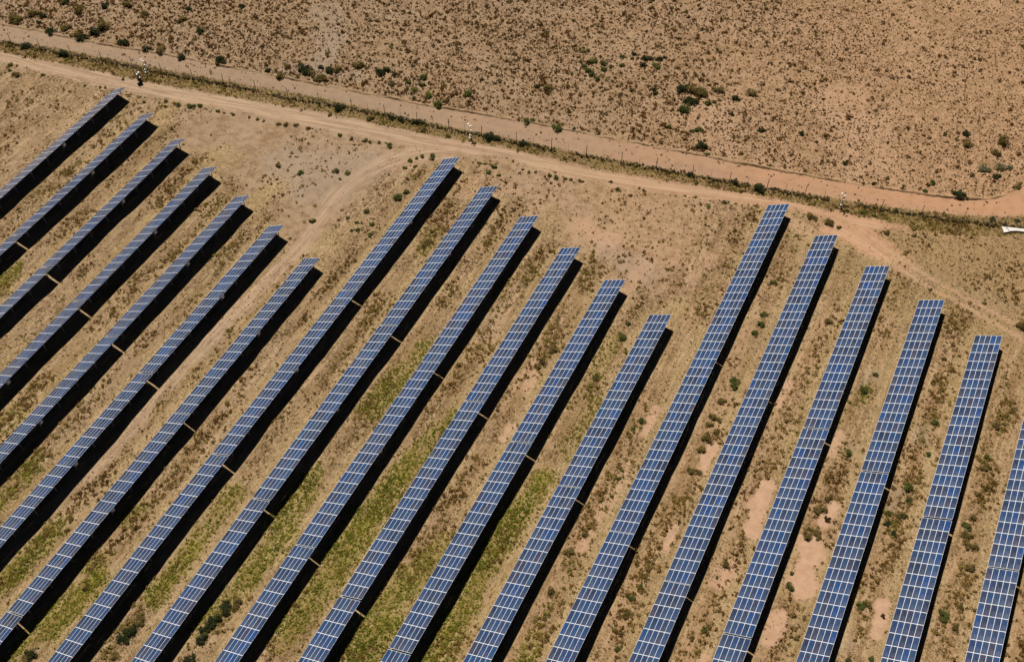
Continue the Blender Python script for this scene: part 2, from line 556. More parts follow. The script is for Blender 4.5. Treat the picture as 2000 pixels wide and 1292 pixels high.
# ------------------------------------------------------------------ materials
def ground_material():
    m, nt, b = new_mat('dry_earth', .95, .08)
    g = NT(nt)
    fine = g.noise(3.2, 4, .7)
    grit = g.noise(14, 3, .7)
    med = g.noise(.55, 4, .6)
    broad = g.noise(.06, 3, .5)
    soil_a = g.mix(g.mapr(broad, .35, .65), alb(172, 145, 112), alb(164, 135, 99))
    soil_b = g.mix(g.mapr(broad, .35, .65), alb(192, 154, 112), alb(180, 144, 103))
    soil = g.mix(g.attr('orange'), soil_a, soil_b)
    soil = g.mix(g.mapr(med, .38, .68, 0, .55), soil, g.mix(g.attr('orange'), alb(196, 166, 126), alb(214, 172, 130)))
    soil = g.mix(g.mapr(med, .52, .3, 0, .5), soil, alb(139, 106, 70))
    soil = g.mix(g.attr('grey'), soil, g.mix(fine, alb(166, 146, 120), alb(184, 164, 138)))
    # litter of dead twigs and dung-coloured crust where plants grow
    lit = g.math('MULTIPLY', g.attr('litter'), g.mapr(fine, .48, .62))
    soil = g.mix(g.math('MULTIPLY', lit, .75), soil, alb(112, 84, 48))
    straw = g.mix(g.mapr(fine, .35, .65), alb(172, 143, 96), alb(210, 181, 134))
    straw = g.mix(g.mapr(grit, .5, .7), straw, alb(148, 114, 66))
    soil = g.mix(g.math('MULTIPLY', g.attr('straw'), g.mapr(fine, .25, .5)), soil, straw)
    turf = g.mix(g.mapr(fine, .38, .62), alb(126, 104, 56), alb(168, 140, 86))
    soil = g.mix(g.math('MULTIPLY', g.attr('turf'), g.mapr(med, .25, .6, .4, .9)), soil, turf)
    grn = g.mix(g.mapr(fine, .4, .6), alb(124, 114, 42), alb(166, 152, 66))
    soil = g.mix(g.math('MULTIPLY', g.attr('green'), g.mapr(fine, .3, .5, .5, .95)), soil, grn)
    # mown and driven lines that run with the rows
    lane = g.noise(1.0, 4, .6, None, .3, (1.1, .05, 1))
    lane2 = g.noise(1.0, 3, .6, None, .2, (2.6, .11, 1))
    soil = g.mix(g.math('MULTIPLY', g.attr('array'), g.mapr(lane, .52, .66, 0, .55)), soil, alb(206, 177, 132))
    soil = g.mix(g.math('MULTIPLY', g.attr('array'), g.mapr(lane, .47, .34, 0, .5)), soil, alb(140, 108, 64))
    soil = g.mix(g.math('MULTIPLY', g.attr('array'), g.mapr(lane2, .44, .34, 0, .4)), soil, alb(128, 98, 58))
    sand = g.mix(g.mapr(g.noise(.9, 4, .6), .35, .65), alb(212, 172, 134), alb(200, 160, 122))
    soil = g.mix(g.attr('sand'), soil, sand)
    # tracks: long streaks along the way of travel
    cv = g.n.new('ShaderNodeCombineXYZ')
    g.l.new(g.attr('lat'), cv.inputs[0])
    g.l.new(g.attr('lon'), cv.inputs[1])
    streak = g.noise(1.0, 4, .65, cv.outputs[0], 0.4, (.9, .04, 1))
    streak2 = g.noise(1.0, 3, .6, cv.outputs[0], 0.2, (2.2, .1, 1))
    tr = g.mix(g.attr('orange'), alb(170, 142, 110), alb(199, 153, 112))
    tr = g.mix(g.mapr(streak, .42, .58, 0, .95), tr, g.mix(g.attr('orange'), alb(206, 176, 138), alb(218, 172, 130)))
    tr = g.mix(g.mapr(streak2, .55, .38, 0, .7), tr, g.mix(g.attr('orange'), alb(158, 132, 104), alb(186, 138, 98)))
    tr = g.mix(g.math('MULTIPLY', g.attr('rut'), g.mapr(streak, .3, .6, .15, .7)), tr, alb(208, 176, 136))
    tr = g.mix(g.mapr(med, .4, .7, 0, .3), tr, g.mix(g.attr('orange'), alb(196, 166, 130), alb(212, 168, 128)))
    tr = g.mix(g.mapr(med, .46, .3, 0, .3), tr, alb(156, 122, 86))
    tr = g.mix(g.mapr(fine, .55, .75, 0, .3), tr, alb(140, 108, 74))
    soil = g.mix(g.attr('road'), soil, tr)
    g.l.new(soil, b.inputs['Base Color'])
    bp = g.n.new('ShaderNodeBump')
    bp.inputs['Strength'].default_value = .7
    bp.inputs['Distance'].default_value = .12
    hh = g.math('ADD', g.math('MULTIPLY', fine, 1.0), g.math('MULTIPLY', grit, .25))
    g.l.new(hh, bp.inputs['Height'])
    g.l.new(bp.outputs['Normal'], b.inputs['Normal'])
    return m


def leaf_material(name, stops, rough=.85):
    """Colour ramp over the plant's own tint (one value per tuft, slightly varied per leaf)."""
    m, nt, b = new_mat(name, rough, .1)
    g = NT(nt)
    col = g.ramp(g.attr('tint'), stops)
    g.l.new(col, b.inputs['Base Color'])
    # thin leaves let some of the sun through
    tr = g.n.new('ShaderNodeBsdfTranslucent')
    g.l.new(col, tr.inputs['Color'])
    mx = g.n.new('ShaderNodeMixShader')
    mx.inputs[0].default_value = .45
    g.l.new(b.outputs[0], mx.inputs[1])
    g.l.new(tr.outputs[0], mx.inputs[2])
    g.l.new(mx.outputs[0], g.n['Material Output'].inputs['Surface'])
    return m


def simple_mat(name, col, rough=.6, metal=0.0, spec=.4, var=.15, scale=6):
    m, nt, b = new_mat(name, rough, spec)
    g = NT(nt)
    c = tuple(col[:3])
    dark = tuple(v * (1 - var) for v in c) + (1,)
    lite = tuple(min(1, v * (1 + var)) for v in c) + (1,)
    g.l.new(g.mix(g.noise(scale, 3), dark, lite), b.inputs['Base Color'])
    b.inputs['Metallic'].default_value = metal
    return m


def cell_material():
    m, nt, b = new_mat('solar_cells', .22, .5)
    g = NT(nt)
    oi = g.n.new('ShaderNodeObjectInfo')
    tc = g.obj()
    r = oi.outputs['Random']
    blue = g.ramp(r, [(0.0, alb(36, 54, 80)), (.1, alb(52, 66, 90)), (.2, alb(42, 66, 97)), (.42, alb(50, 78, 110)), (.66, alb(42, 73, 113)),
                      (.86, alb(34, 77, 121)), (.94, alb(26, 76, 132)), (.97, alb(64, 66, 86)), (1.0, alb(42, 96, 128))])
    blue.node.color_ramp.interpolation = 'CONSTANT'
    # drifts of one delivery batch along the rows
    mp = g.n.new('ShaderNodeVectorMath')
    mp.operation = 'MULTIPLY'
    g.l.new(oi.outputs['Location'], mp.inputs[0])
    mp.inputs[1].default_value = (.35, .07, 0)
    batch = g.noise(1.0, 2, .5, mp.outputs[0])
    blue = g.mix(g.mapr(batch, .55, .74, 0, .5), blue, alb(28, 64, 116))
    # crystal grain and the fine ribbons of the cells
    grain = g.noise(9, 2, .6, tc, 0, (1, 1, 1))
    blue = g.mix(g.mapr(grain, .35, .65, 0, .28), blue, alb(58, 76, 106))
    sep = g.n.new('ShaderNodeSeparateXYZ')
    g.l.new(tc, sep.inputs[0])

    def lines(sock, pitch, width):
        fr = g.math('FRACT', g.math('MULTIPLY', sock, 1 / pitch))
        return g.math('LESS_THAN', fr, width)
    cellx = lines(sep.outputs[0], .15, .06)
    celly = lines(sep.outputs[1], .185, .05)
    lines_ = g.math('MULTIPLY', g.math('MAXIMUM', cellx, celly), .16)
    col = g.mix(lines_, blue, alb(104, 122, 148))
    # thin film of pale dust, unevenly rinsed by rain
    dust = g.noise(.9, 3, .6, oi.outputs['Location'])
    film = g.noise(1.3, 3, .6, tc, 0, (1, .35, 1))
    col = g.mix(g.math('MULTIPLY', g.mapr(dust, .3, .7, .25, 1), g.mapr(film, .35, .7, .03, .16)), col, alb(186, 176, 160))
    g.l.new(col, b.inputs['Base Color'])
    # dust: rougher in patches
    g.l.new(g.mapr(g.noise(.6, 3), .3, .7, .1, .2), b.inputs['Roughness'])
    return m


M = {}
M['ground'] = ground_material()
M['cells'] = cell_material()
M['frame'] = simple_mat('aluminium_frame', (.76, .77, .79), .45, 0.0, .5, .06, 3)
M['back'] = simple_mat('backsheet', (.5, .5, .5), .7)
M['steel'] = simple_mat('galvanised_steel', (.36, .37, .38), .5, .3, .5, .15, 8)
M['box'] = simple_mat('pale_enclosure', (.82, .82, .8), .5, 0, .4, .05)
M['white'] = simple_mat('white_paint', (.74, .74, .72), .45, 0, .5, .05)
M['darkpost'] = simple_mat('weathered_post', (.1, .075, .055), .8, 0, .2, .35, 5)
M['wire'] = simple_mat('dull_wire', (.2, .18, .16), .6, .4, .4)
M['concrete'] = simple_mat('pale_concrete', (.74, .69, .63), .85, 0, .2, .12, 2.5)
M['black'] = simple_mat('black_plastic', (.03, .03, .03), .4)
M['berm'] = None

# ------------------------------------------------------------------ ground: one grid, the tracks split off as their own sheets
def axis(lo, hi, step, far):
    core = np.arange(lo, hi + step * .5, step)
    out, s, x = [], step, hi
    while x < far:
        s = min(s * 1.35, 400)
        x += s
        out.append(x)
    left, s, x = [], step, lo
    while x > -far:
        s = min(s * 1.35, 400)
        x -= s
        left.append(x)
    return np.r_[left[::-1], core, out]


gx, gy = axis(-262, 66, .55, 3500), axis(8, 312, .55, 3500)
GX, GY = np.meshgrid(gx, gy, indexing='ij')
fx, fy = GX.ravel(), GY.ravel()
F = fields(fx, fy)
near = (fx > -262) & (fx < 66) & (fy > 8) & (fy < 312)
gz = ground_z(fx, fy) + near * ((fbm(fx, fy, .5, 77, 3) - .5) * .12 * (1 - F['road']) - F['rut'] * .05 + F['green'] * .06)
nx, ny = len(gx), len(gy)
ii = np.arange(nx * ny).reshape(nx, ny)
quads = np.stack([ii[:-1, :-1], ii[1:, :-1], ii[1:, 1:], ii[:-1, 1:]], -1).reshape(-1, 4)
litter = np.clip(F['outside'] * .75 + F['veg'] * .9 + F['verge'] * .8 + F['khaki'] * .35 + .22, 0, 1) * (1 - F['sand']) * (1 - F['grey'] * .5)
ATT = {'road': F['road'], 'rut': F['rut'], 'lat': F['lat'], 'lon': F['lon'], 'orange': F['orange'], 'grey': F['grey'],
       'sand': F['sand'], 'green': F['green'], 'straw': np.clip(F['straw'] + .2 * F['array'] * (1 - F['side']) + F['khaki'] * .4 + F['verge'] * .1, 0, 1), 'litter': litter,
       'array': F['array'] * (1 - .5 * F['sand']), 'turf': np.clip(F['verge'] * .8 + F['khaki'] * .45 + F['veg'] * .35, 0, 1) * (1 - F['road']) * (1 - F['sand'])}
allv = np.stack([fx, fy, gz], -1)


def sheet(name, fsel):
    q = quads[fsel]
    u, inv = np.unique(q, return_inverse=True)
    me = np_mesh(name, allv[u], inv.reshape(q.shape), M['ground'], attrs={k: v[u] for k, v in ATT.items()}, smooth=True)
    return tag(link(name, me), kind='structure')


def face_avg(a):
    return a[quads].mean(1)


fo, fi = face_avg(F['out_road']) > .5, face_avg(F['in_road']) > .5
fs = (face_avg(F['side']) > .3) & ~fi
fb = (face_avg(F['branch']) > .3) & ~fi & ~fs
cls = np.where(fo, 1, np.where(fi, 2, np.where(fs, 3, np.where(fb, 4, 0))))
sheet('ground', cls == 0)
sheet('outer_dirt_road', cls == 1)
sheet('inner_dirt_road', cls == 2)
sheet('side_track', cls == 3)
sheet('wheel_track', cls == 4)


def inside_frame(P, m=40):
    q = to_px(P)
    return (q[:, 0] > -m) & (q[:, 0] < 2000 + m) & (q[:, 1] > -m) & (q[:, 1] < 1292 + m)


# graded windrow of soil along the far edge of the outer road
bl = smooth_line(poly(OUT_TOP), .6, 5)
tt = np.gradient(bl, axis=0)
tt /= np.linalg.norm(tt, axis=1, keepdims=True)
nn = np.stack([-tt[:, 1], tt[:, 0]], -1)
prof = [(-.4, -.08), (-.2, .03), (-.05, .26), (.1, .3), (.4, .18), (.8, .06), (1.3, -.1)]
bw = fbm(bl[:, 0], bl[:, 1], .45, 5, 4)
bh = np.clip(.75 + 3.4 * (fbm(bl[:, 0], bl[:, 1], .3, 8, 4) - .45), .0, 1.7)
bv = []
for i in range(len(bl)):
    o = (bw[i] - .5) * .8 + random.uniform(-.1, .1)
    for a, h in prof:
        x, y = bl[i] + nn[i] * (a + o)
        bv.append((x, y, float(terrain(x, y)) + h * bh[i] + (.12 * (random.random() - .5) if h > 0 else 0)))
bv = np.array(bv)
npf = len(prof)
bq = np.array([(i * npf + k, (i + 1) * npf + k, (i + 1) * npf + k + 1, i * npf + k + 1) for i in range(len(bl) - 1) for k in range(npf - 1)])
BF = fields(bv[:, 0], bv[:, 1])
zero = np.zeros(len(bv))
me = np_mesh('soil_ridge', bv, bq, M['ground'], smooth=True,
             attrs={'orange': BF['orange'], 'litter': zero + 1.0, 'straw': zero + .1, 'road': zero, 'rut': zero, 'lat': zero, 'lon': zero,
                    'grey': zero, 'sand': zero, 'green': zero, 'turf': zero, 'array': zero})
tag(link('soil_ridge', me), kind='structure')

# ------------------------------------------------------------------ solar tables
MOD_N, COLS = 19, 5
TAB_LEN = ROW_LEN - GAP
MOD_L, MOD_W = TAB_LEN / MOD_N, SLOPE_W / COLS


def module_mesh():
    b = MB()
    w, l = MOD_W / 2 - .0015, MOD_L / 2 - .0015
    e, d, t = .028, .044, .02
    # frame: four bars round the cells
    b.box(-w, w, -l, -l + d, -t, t, 0)
    b.box(-w, w, l - d, l, -t, t, 0)
    b.box(-w, -w + e, -l + d, l - d, -t, t, 0)
    b.box(w - e, w, -l + d, l - d, -t, t, 0)
    b.box(-w + e, w - e, -l + d, l - d, -t + .004, t - .006, 1)
    me = b.mesh('solar_module', [M['frame'], M['cells'], M['back']])
    me.polygons[24].material_index = 2
    return me


MODULE = module_mesh()
pm = MB()
pm.box(-.06, .06, -.04, .04, -1.3, 0)
POST_UNIT = {}


def post_mesh(h):
    if h not in POST_UNIT:
        q = MB()
        q.box(-.055, .055, -.07, -.06, -.9, h)
        q.box(-.055, .055, .06, .07, -.9, h)
        q.box(-.006, .006, -.06, .06, -.9, h)
        POST_UNIT[h] = q.mesh('support_post', M['steel'])
    return POST_UNIT[h]


def plane_z(x):
    return H0 + x * ST / CT


pr = MB()
pr.box(-.03, .03, -TAB_LEN / 2, TAB_LEN / 2, -.05, .05)
PURLIN = pr.mesh('purlin', M['steel'])
rf = MB()
rf.bar((.35, 0, plane_z(.35) - .2), (CT - .25, 0, plane_z(CT - .25) - .2), .07, .11)
RAFTER = rf.mesh('rafter', M['steel'])
br = MB()
br.bar((3.5, .05, .5), (1.9, .05, plane_z(1.9) - .27), .05, .05)
BRACE = br.mesh('brace', M['steel'])
cb = MB()
cb.box(-.16, .16, -.32, .32, -.42, .42)
cb.box(.16, .18, -.28, .28, -.38, .38)
cb.box(-.2, .22, -.36, .36, .42, .45)
BOXM = cb.mesh('combiner_box', M['box'])

ORD = ['first', 'second', 'third', 'fourth', 'fifth', 'sixth', 'seventh', 'eighth', 'ninth', 'tenth', 'eleventh', 'twelfth',
       'thirteenth', 'fourteenth', 'fifteenth', 'sixteenth', 'seventeenth', 'eighteenth', 'nineteenth', 'twentieth']


def ordinal(n):
    if n <= 20:
        return ORD[n - 1]
    return '%d%s' % (n, {1: 'st', 2: 'nd', 3: 'rd'}.get(n % 10, 'th') if n % 100 not in (11, 12, 13) else 'th')


def solar_table(k, n):
    x = ROW_XL[k]
    yf = ROW_Y[k] - n * (ROW_LEN + ROW_DL[k])
    yn = yf - TAB_LEN
    zf, zn = float(terrain(x, yf)), float(terrain(x, yn))
    corners = np.array([(x + a, yy, zz + h) for a, h in ((0, H0), (CT, H0 + SLOPE_W * ST), (CT + 1.5, 0)) for yy, zz in ((yf, zf), (yf - TAB_LEN / 2, (zf + zn) / 2), (yn, zn))])
    seg = np.concatenate([corners + (s * np.array([0, -TAB_LEN / 2, 0])) for s in (0, .25, .5, .75)])
    if not inside_frame(corners, 160).any() and not inside_frame(seg, 60).any():
        return
    t = bpy.data.objects.new('solar_table', None)
    COL.objects.link(t)
    t.location = (x, (yf + yn) / 2, (zf + zn) / 2)
    t.rotation_euler = (math.atan2(zf - zn, TAB_LEN), 0, 0)
    row = ordinal(k + 1)
    where = ['far-end table', 'middle table', 'near table', 'last near table'][n]
    tag(t, 'tilted blue solar panel table, %s of %s row from left' % (where, row), 'solar panel', 'tables of tilted solar panels standing in rows')
    for i in range(COLS):
        s = (i + .5) * MOD_W
        for j in range(MOD_N):
            o = link('solar_module', MODULE, t)
            o.location = (s * CT, -TAB_LEN / 2 + (j + .5) * MOD_L, H0 + s * ST + random.uniform(-.006, .006))
            o.rotation_euler = (random.uniform(-.002, .002), -TILT + random.uniform(-.004, .004), 0)
    for s in (.8, 1.9, 3.1, 4.2):
        o = link('purlin', PURLIN, t)
        o.location = (s * CT, 0, H0 + s * ST - .085)
        o.rotation_euler = (0, -TILT, 0)
    for j in range(9):
        y = -TAB_LEN / 2 + 1.4 + j * (TAB_LEN - 2.8) / 8
        for xx, nm in ((.9, 'front_post'), (3.55, 'rear_post')):
            o = link(nm, post_mesh(round(plane_z(xx) - .26, 3)), t)
            o.location = (xx, y, 0)
        for nm, me_ in (('rafter', RAFTER), ('brace', BRACE)):
            o = link(nm, me_, t)
            o.location = (0, y, 0)
    if n < 2:
        o = link('combiner_box', BOXM, t)
        o.location = (3.95, TAB_LEN / 2 - 22.0, 1.95)


for k in range(19):
    for n in range(4):
        solar_table(k, n)

# ------------------------------------------------------------------ perimeter fence
POSTS = [(-38, 75), (23, 86), (80, 97), (140, 110), (200, 120), (260, 132), (317, 144), (377, 155), (438, 166), (500, 178), (563, 192), (624, 203), (688, 214),
         (752, 226), (815, 240), (877, 253), (941, 266), (1009, 279), (1077, 292), (1145, 305), (1214, 318), (1282, 330), (1352, 343),
         (1424, 357), (1497, 370), (1571, 383), (1646, 396), (1720, 410), (1797, 422), (1878, 434), (1959, 442), (2042, 448)]
base = [at(*p) for p in POSTS]
fence = bpy.data.objects.new('perimeter_fence', None)
COL.objects.link(fence)
fo_ = Vector(base[len(base) // 2])
fence.location = fo_
tag(fence, 'tall dark post and wire perimeter fence running between the two dirt roads', 'fence')
mp_ = MB()
mp_.tube([(0, 0, -.4), (0, 0, 3.3)], [.08, .065], 8)
mp_.tube([(0, 0, 2.95), (0, -.05, 3.1), (.05, -.34, 3.35)], [.03, .03, .02], 6)
MAIN_POST = mp_.mesh('fence_post', M['darkpost'])
tp_ = MB()
tp_.tube([(0, 0, -.3), (0, 0, 2.7)], [.036, .03], 6)
THIN_POST = tp_.mesh('intermediate_post', M['darkpost'])
line = []
for i, p in enumerate(base):
    o = link('fence_post', MAIN_POST, fence)
    o.location = Vector(p) - fo_
    o.rotation_euler = (random.uniform(-.02, .02), random.uniform(-.025, .025), random.uniform(0, 6))
    line.append(p)
    if i + 1 < len(base):
        q = (base[i] + base[i + 1]) / 2
        q[2] = float(terrain(q[0], q[1]))
        o = link('intermediate_post', THIN_POST, fence)
        o.location = Vector(q) - fo_
        o.rotation_euler = (random.uniform(-.03, .03), random.uniform(-.04, .04), 0)
for h in (.25, .6, .95, 1.3, 1.65, 2.0, 2.3, 2.6, 2.9, 3.15):
    w_ = MB()
    w_.tube([Vector((p[0], p[1], p[2] + h)) - fo_ for p in line], .009, 4)
    w_.build('fence_wire', M['wire'], fence)

# ------------------------------------------------------------------ camera masts by the fence
def mast(px, py, height, kind, label):
    p = at(px, py)
    t = bpy.data.objects.new('camera_mast', None)
    COL.objects.link(t)
    t.location = p
    t.rotation_euler = (0, 0, math.radians(-25))
    tag(t, label, 'camera mast', 'surveillance masts along the fence')
    q = MB()
    q.tube([(0, 0, -.3), (0, 0, height)], [.07, .05], 8)
    q.build('mast_pole', M['steel'], t)
    q = MB()
    q.box(-.32, .32, -.3, .3, -.1, .22)
    q.build('footing', M['concrete'], t)
    if kind == 'panel':
        q = MB()
        b0, b1 = Vector((-.95, .25, height - .5)), Vector((.25, .25, height + .35))
        q.quadbox([(-.8, -.5, height - .3), (.35, -.5, height + .5), (.35, .6, height + .5), (-.8, .6, height - .3),
                   (-.83, -.5, height - .25), (.32, -.5, height + .55), (.32, .6, height + .55), (-.83, .6, height - .25)])
        o = q.build('solar_panel', [M['cells'], M['frame']], t)
        q = MB()
        q.box(-.86, .38, -.56, -.505, height - .3, height + .1)
        q = MB()
        q.bar((-.86, .63, height - .3), (.38, .63, height + .56), .06, .09)
        q.bar((-.86, -.53, height - .3), (.38, -.53, height + .56), .06, .09)
        q.build('panel_frame', M['white'], t)
        q = MB()
        q.box(-.26, .26, .07, .4, .9, 1.7)
        q.box(-.28, .28, .06, .42, 1.7, 1.74)
        q.build('equipment_cabinet', M['steel'], t)
        q = MB()
        q.box(-.26, .26, -.42, -.08, .25, 1.45)
        q.build('battery_box', M['steel'], t)
    else:
        q = MB()
        q.box(-.15, .15, .05, .25, 1.95, 2.35)
        q.box(-.17, .17, .04, .28, 2.35, 2.39)
        q.build('equipment_cabinet', M['white'], t)
        q = MB()
        q.box(-.18, .18, -.25, -.06, .8, 1.1)
        q.box(-.2, .2, -.27, -.05, 1.1, 1.13)
        q.build('battery_box', M['white'], t)
        q = MB()
        q.box(-.3, .3, .1, .16, .25, .95)
        q.build('cover_plate', M['steel'], t)
        q = MB()
        q.bar((-.55, 0, height - .05), (.3, 0, height - .05), .06, .06)
        q.build('cross_arm', M['steel'], t)
        for sx, a in ((-.55, -.3), (.18, .25)):
            q = MB()
            q.bar((sx, -.3, height + .08), (sx + a * .4, .22, height + .12), .15, .14)
            q.bar((sx, -.34, height + .17), (sx + a * .4, .26, height + .2), .19, .02)
            c = q.build('surveillance_camera', M['white'], t)
            q = MB()
            q.box(sx - .05, sx + .05, -.32, -.302, height + .01, height + .14)
            q.build('lens', M['black'], c)


mast(272, 153, 3.9, 'panel', 'steel mast with a small tilted solar panel and grey cabinet near the left fence end')
mast(286, 142, 3.5, 'camera', 'white camera mast close behind the mast with a solar panel')
mast(919, 270, 3.8, 'camera', 'white camera mast beside the fence above the middle panel rows')
mast(1641, 406, 3.8, 'camera', 'white camera mast by the fence at the right, above the fifteenth row')

# ------------------------------------------------------------------ white concrete drain chute by the right edge
def chute():
    up = [(1955, 445), (1962, 446), (1975, 447), (1987, 448.5), (2000, 450), (2030, 453), (2060, 456)]
    lo = [(1960, 456), (1965, 455.5), (1972, 453.5), (1985, 453), (2000, 455), (2030, 458), (2060, 461)]
    U, L = [at(*p) for p in up], [at(*p) for p in lo]
    q = MB()
    n = len(U)
    z0, z1 = -.1, .42
    for i in range(n - 1):
        a, b, c, d = L[i], L[i + 1], U[i + 1], U[i]
        q.quadbox([(*p[:2], p[2] + z0) for p in (a, b, c, d)] + [(*p[:2], p[2] + z1 + (.06 if s else 0)) for p, s in ((a, 0), (b, 0), (c, 1), (d, 1))])
    o = q.build('concrete_chute', M['concrete'])
    q = MB()
    return tag(o, 'pale concrete drain chute with a flared end lying in the grass at the right edge', 'drain')


chute()

# ------------------------------------------------------------------ plants
def leaf_cloud(cx, cy, cz, r, h, n, size, tint, seed, flat=.35, tint_jit=.12):
    """n leaf-sized triangles spread through a low dome for each plant (arrays of plants)."""
    g = np.random.default_rng(seed)
    N = len(cx)
    idx = np.repeat(np.arange(N), n)
    K = len(idx)
    th = g.random(K) * 2 * np.pi
    u = g.random(K) ** .5
    rad = u * (.75 + .5 * g.random(K)) * (.8 + .25 * np.sin(th * 3 + idx * 1.7) + .12 * np.sin(th * 5 + idx))
    zz = np.sqrt(np.clip(1 - np.clip(rad, 0, 1) ** 2, .02, 1)) * (g.random(K) ** .6)
    P = np.stack([cx[idx] + r[idx] * rad * np.cos(th), cy[idx] + r[idx] * rad * np.sin(th), cz[idx] + h[idx] * zz], -1)
    nrm = g.normal(size=(K, 3))
    nrm[:, 2] = np.abs(nrm[:, 2]) * .8 + flat * 2.2
    nrm /= np.linalg.norm(nrm, axis=1, keepdims=True)
    a = np.cross(nrm, g.normal(size=(K, 3)))
    a /= np.linalg.norm(a, axis=1, keepdims=True) + 1e-9
    b = np.cross(nrm, a)
    s = (size[idx] * (.6 + .8 * g.random(K)))[:, None]
    V = np.stack([P + a * s, P - a * s * .6 + b * s * .8, P - a * s * .5 - b * s * .8], 1)
    V[:, :, 2] = np.maximum(V[:, :, 2], cz[idx][:, None] - .03)
    T = np.clip(tint[idx] + (g.random(K) - .5) * 2 * tint_jit, 0, 1)
    return V.reshape(-1, 3), np.arange(K * 3).reshape(-1, 3), np.repeat(T, 3)


def tufts(cx, cy, cz, r, h, n, w, tint, seed, jit=.15):
    """n blades splaying out of each tuft."""
    g = np.random.default_rng(seed)
    N = len(cx)
    idx = np.repeat(np.arange(N), n)
    K = len(idx)
    th = g.random(K) * 2 * np.pi
    lean = .5 + .9 * g.random(K)
    B = np.stack([cx[idx] + .35 * r[idx] * g.normal(size=K), cy[idx] + .35 * r[idx] * g.normal(size=K), cz[idx] - .02], -1)
    hh = h[idx] * (.6 + .6 * g.random(K))
    tip = B + np.stack([np.cos(th) * lean * r[idx], np.sin(th) * lean * r[idx], hh], -1)
    side = np.stack([-np.sin(th), np.cos(th), np.zeros(K)], -1) * (w[idx] * (.6 + .8 * g.random(K)))[:, None]
    V = np.stack([B - side, B + side, tip], 1)
    T = np.clip(tint[idx] + (g.random(K) - .5) * 2 * jit, 0, 1)
    return V.reshape(-1, 3), np.arange(K * 3).reshape(-1, 3), np.repeat(T, 3)


M['scrub'] = leaf_material('karoo_scrub', [(0, alb(98, 64, 24)), (.3, alb(124, 86, 38)), (.55, alb(148, 110, 56)), (.75, alb(126, 104, 46)), (.9, alb(106, 100, 42)), (1, alb(180, 142, 88))])
M['straw'] = leaf_material('straw_grass', [(0, alb(116, 88, 46)), (.25, alb(152, 122, 74)), (.5, alb(186, 156, 104)), (.75, alb(218, 190, 138)), (.9, alb(240, 214, 158)), (1, alb(212, 184, 92))])
M['green'] = leaf_material('green_grass', [(0, alb(116, 122, 42)), (.35, alb(158, 158, 54)), (.6, alb(188, 178, 74)), (.8, alb(206, 186, 100)), (1, alb(222, 194, 122))])
M['brush'] = leaf_material('brown_brush', [(0, alb(124, 92, 42)), (.25, alb(160, 126, 66)), (.5, alb(184, 152, 84)), (.7, alb(168, 150, 70)), (.85, alb(148, 140, 56)), (1, alb(210, 180, 112))])
M['shrub'] = leaf_material('shrub_leaves', [(0, alb(72, 80, 44)), (.25, alb(98, 104, 60)), (.5, alb(136, 142, 72)), (.7, alb(162, 168, 72)), (.85, alb(176, 168, 90)), (1, alb(170, 166, 130))])
M['weeds'] = leaf_material('fence_weed_leaves', [(0, alb(80, 66, 34)), (.65, alb(84, 72, 38)), (.8, alb(104, 92, 50)), (1, alb(128, 114, 66))])
M['twig'] = simple_mat('dry_twigs', (.09, .065, .04), .9, 0, .1)

XR, YR = (-258, 62), (12, 308)


def scatter(density_max, prob, seed, margin=40):
    """Points kept with probability prob(fields) out of a uniform spread, limited to what lies near the view."""
    g = np.random.default_rng(seed)
    n = int((XR[1] - XR[0]) * (YR[1] - YR[0]) * density_max)
    X, Y = g.uniform(*XR, n), g.uniform(*YR, n)
    Z = ground_z(X, Y)
    ok = inside_frame(np.stack([X, Y, Z], -1), margin)
    X, Y, Z = X[ok], Y[ok], Z[ok]
    f = fields(X, Y)
    keep = g.random(len(X)) < prob(f, X, Y)
    return X[keep], Y[keep], Z[keep], {k: v[keep] for k, v in f.items()}, g


def stuff(name, parts, mat, category, label):
    V, Fc, T, off = [], [], [], 0
    for v, f, t in parts:
        V.append(v)
        Fc.append(f + off)
        T.append(t)
        off += len(v)
    me = np_mesh(name, np.concatenate(V), np.concatenate(Fc), mat, attrs={'tint': np.concatenate(T)})
    o = link(name, me)
    return tag(o, label, category, kind='stuff')


# scrub beyond the outer road: small dark cushions, denser and larger to the left
def p_scrub(f, X, Y):
    patch = sstep(fbm(X, Y, .09, 51, 3), .3, .6)
    return (f['outside'] + .07 * f['out_road'] * (f['lat'] > -1)) * (1 - f['sand'] * .7) * (1 - f['grey'] * .9) * np.clip(.45 + .45 * patch, 0, 1)


X, Y, Z, f, g = scatter(3.4, p_scrub, 101)
left = 1 - f['orange']
r = (.105 + .17 * g.random(len(X)) ** 2.4) * (1 + .32 * left)
a1 = leaf_cloud(X, Y, Z, r, r * .9, 18, r * .38, np.clip(.12 + .6 * g.random(len(X)) ** 1.3, 0, 1), 1)
X, Y, Z, f, g = scatter(.2, lambda f, X, Y: f['outside'] * (1 - f['sand']) * np.clip(.25 + 1.5 * (1 - f['orange']), 0, 1) * (1 - .8 * f['grey']), 102)
r = .35 + .4 * g.random(len(X)) ** 2
a2 = leaf_cloud(X, Y, Z, r, r * .7, 40, r * .26, np.clip(.3 + .6 * g.random(len(X)), 0, 1), 2)
stuff('scrubland_cushions', [a1, a2], M['scrub'], 'scrub', 'small dark scrub cushions dotted over the open land beyond the road')
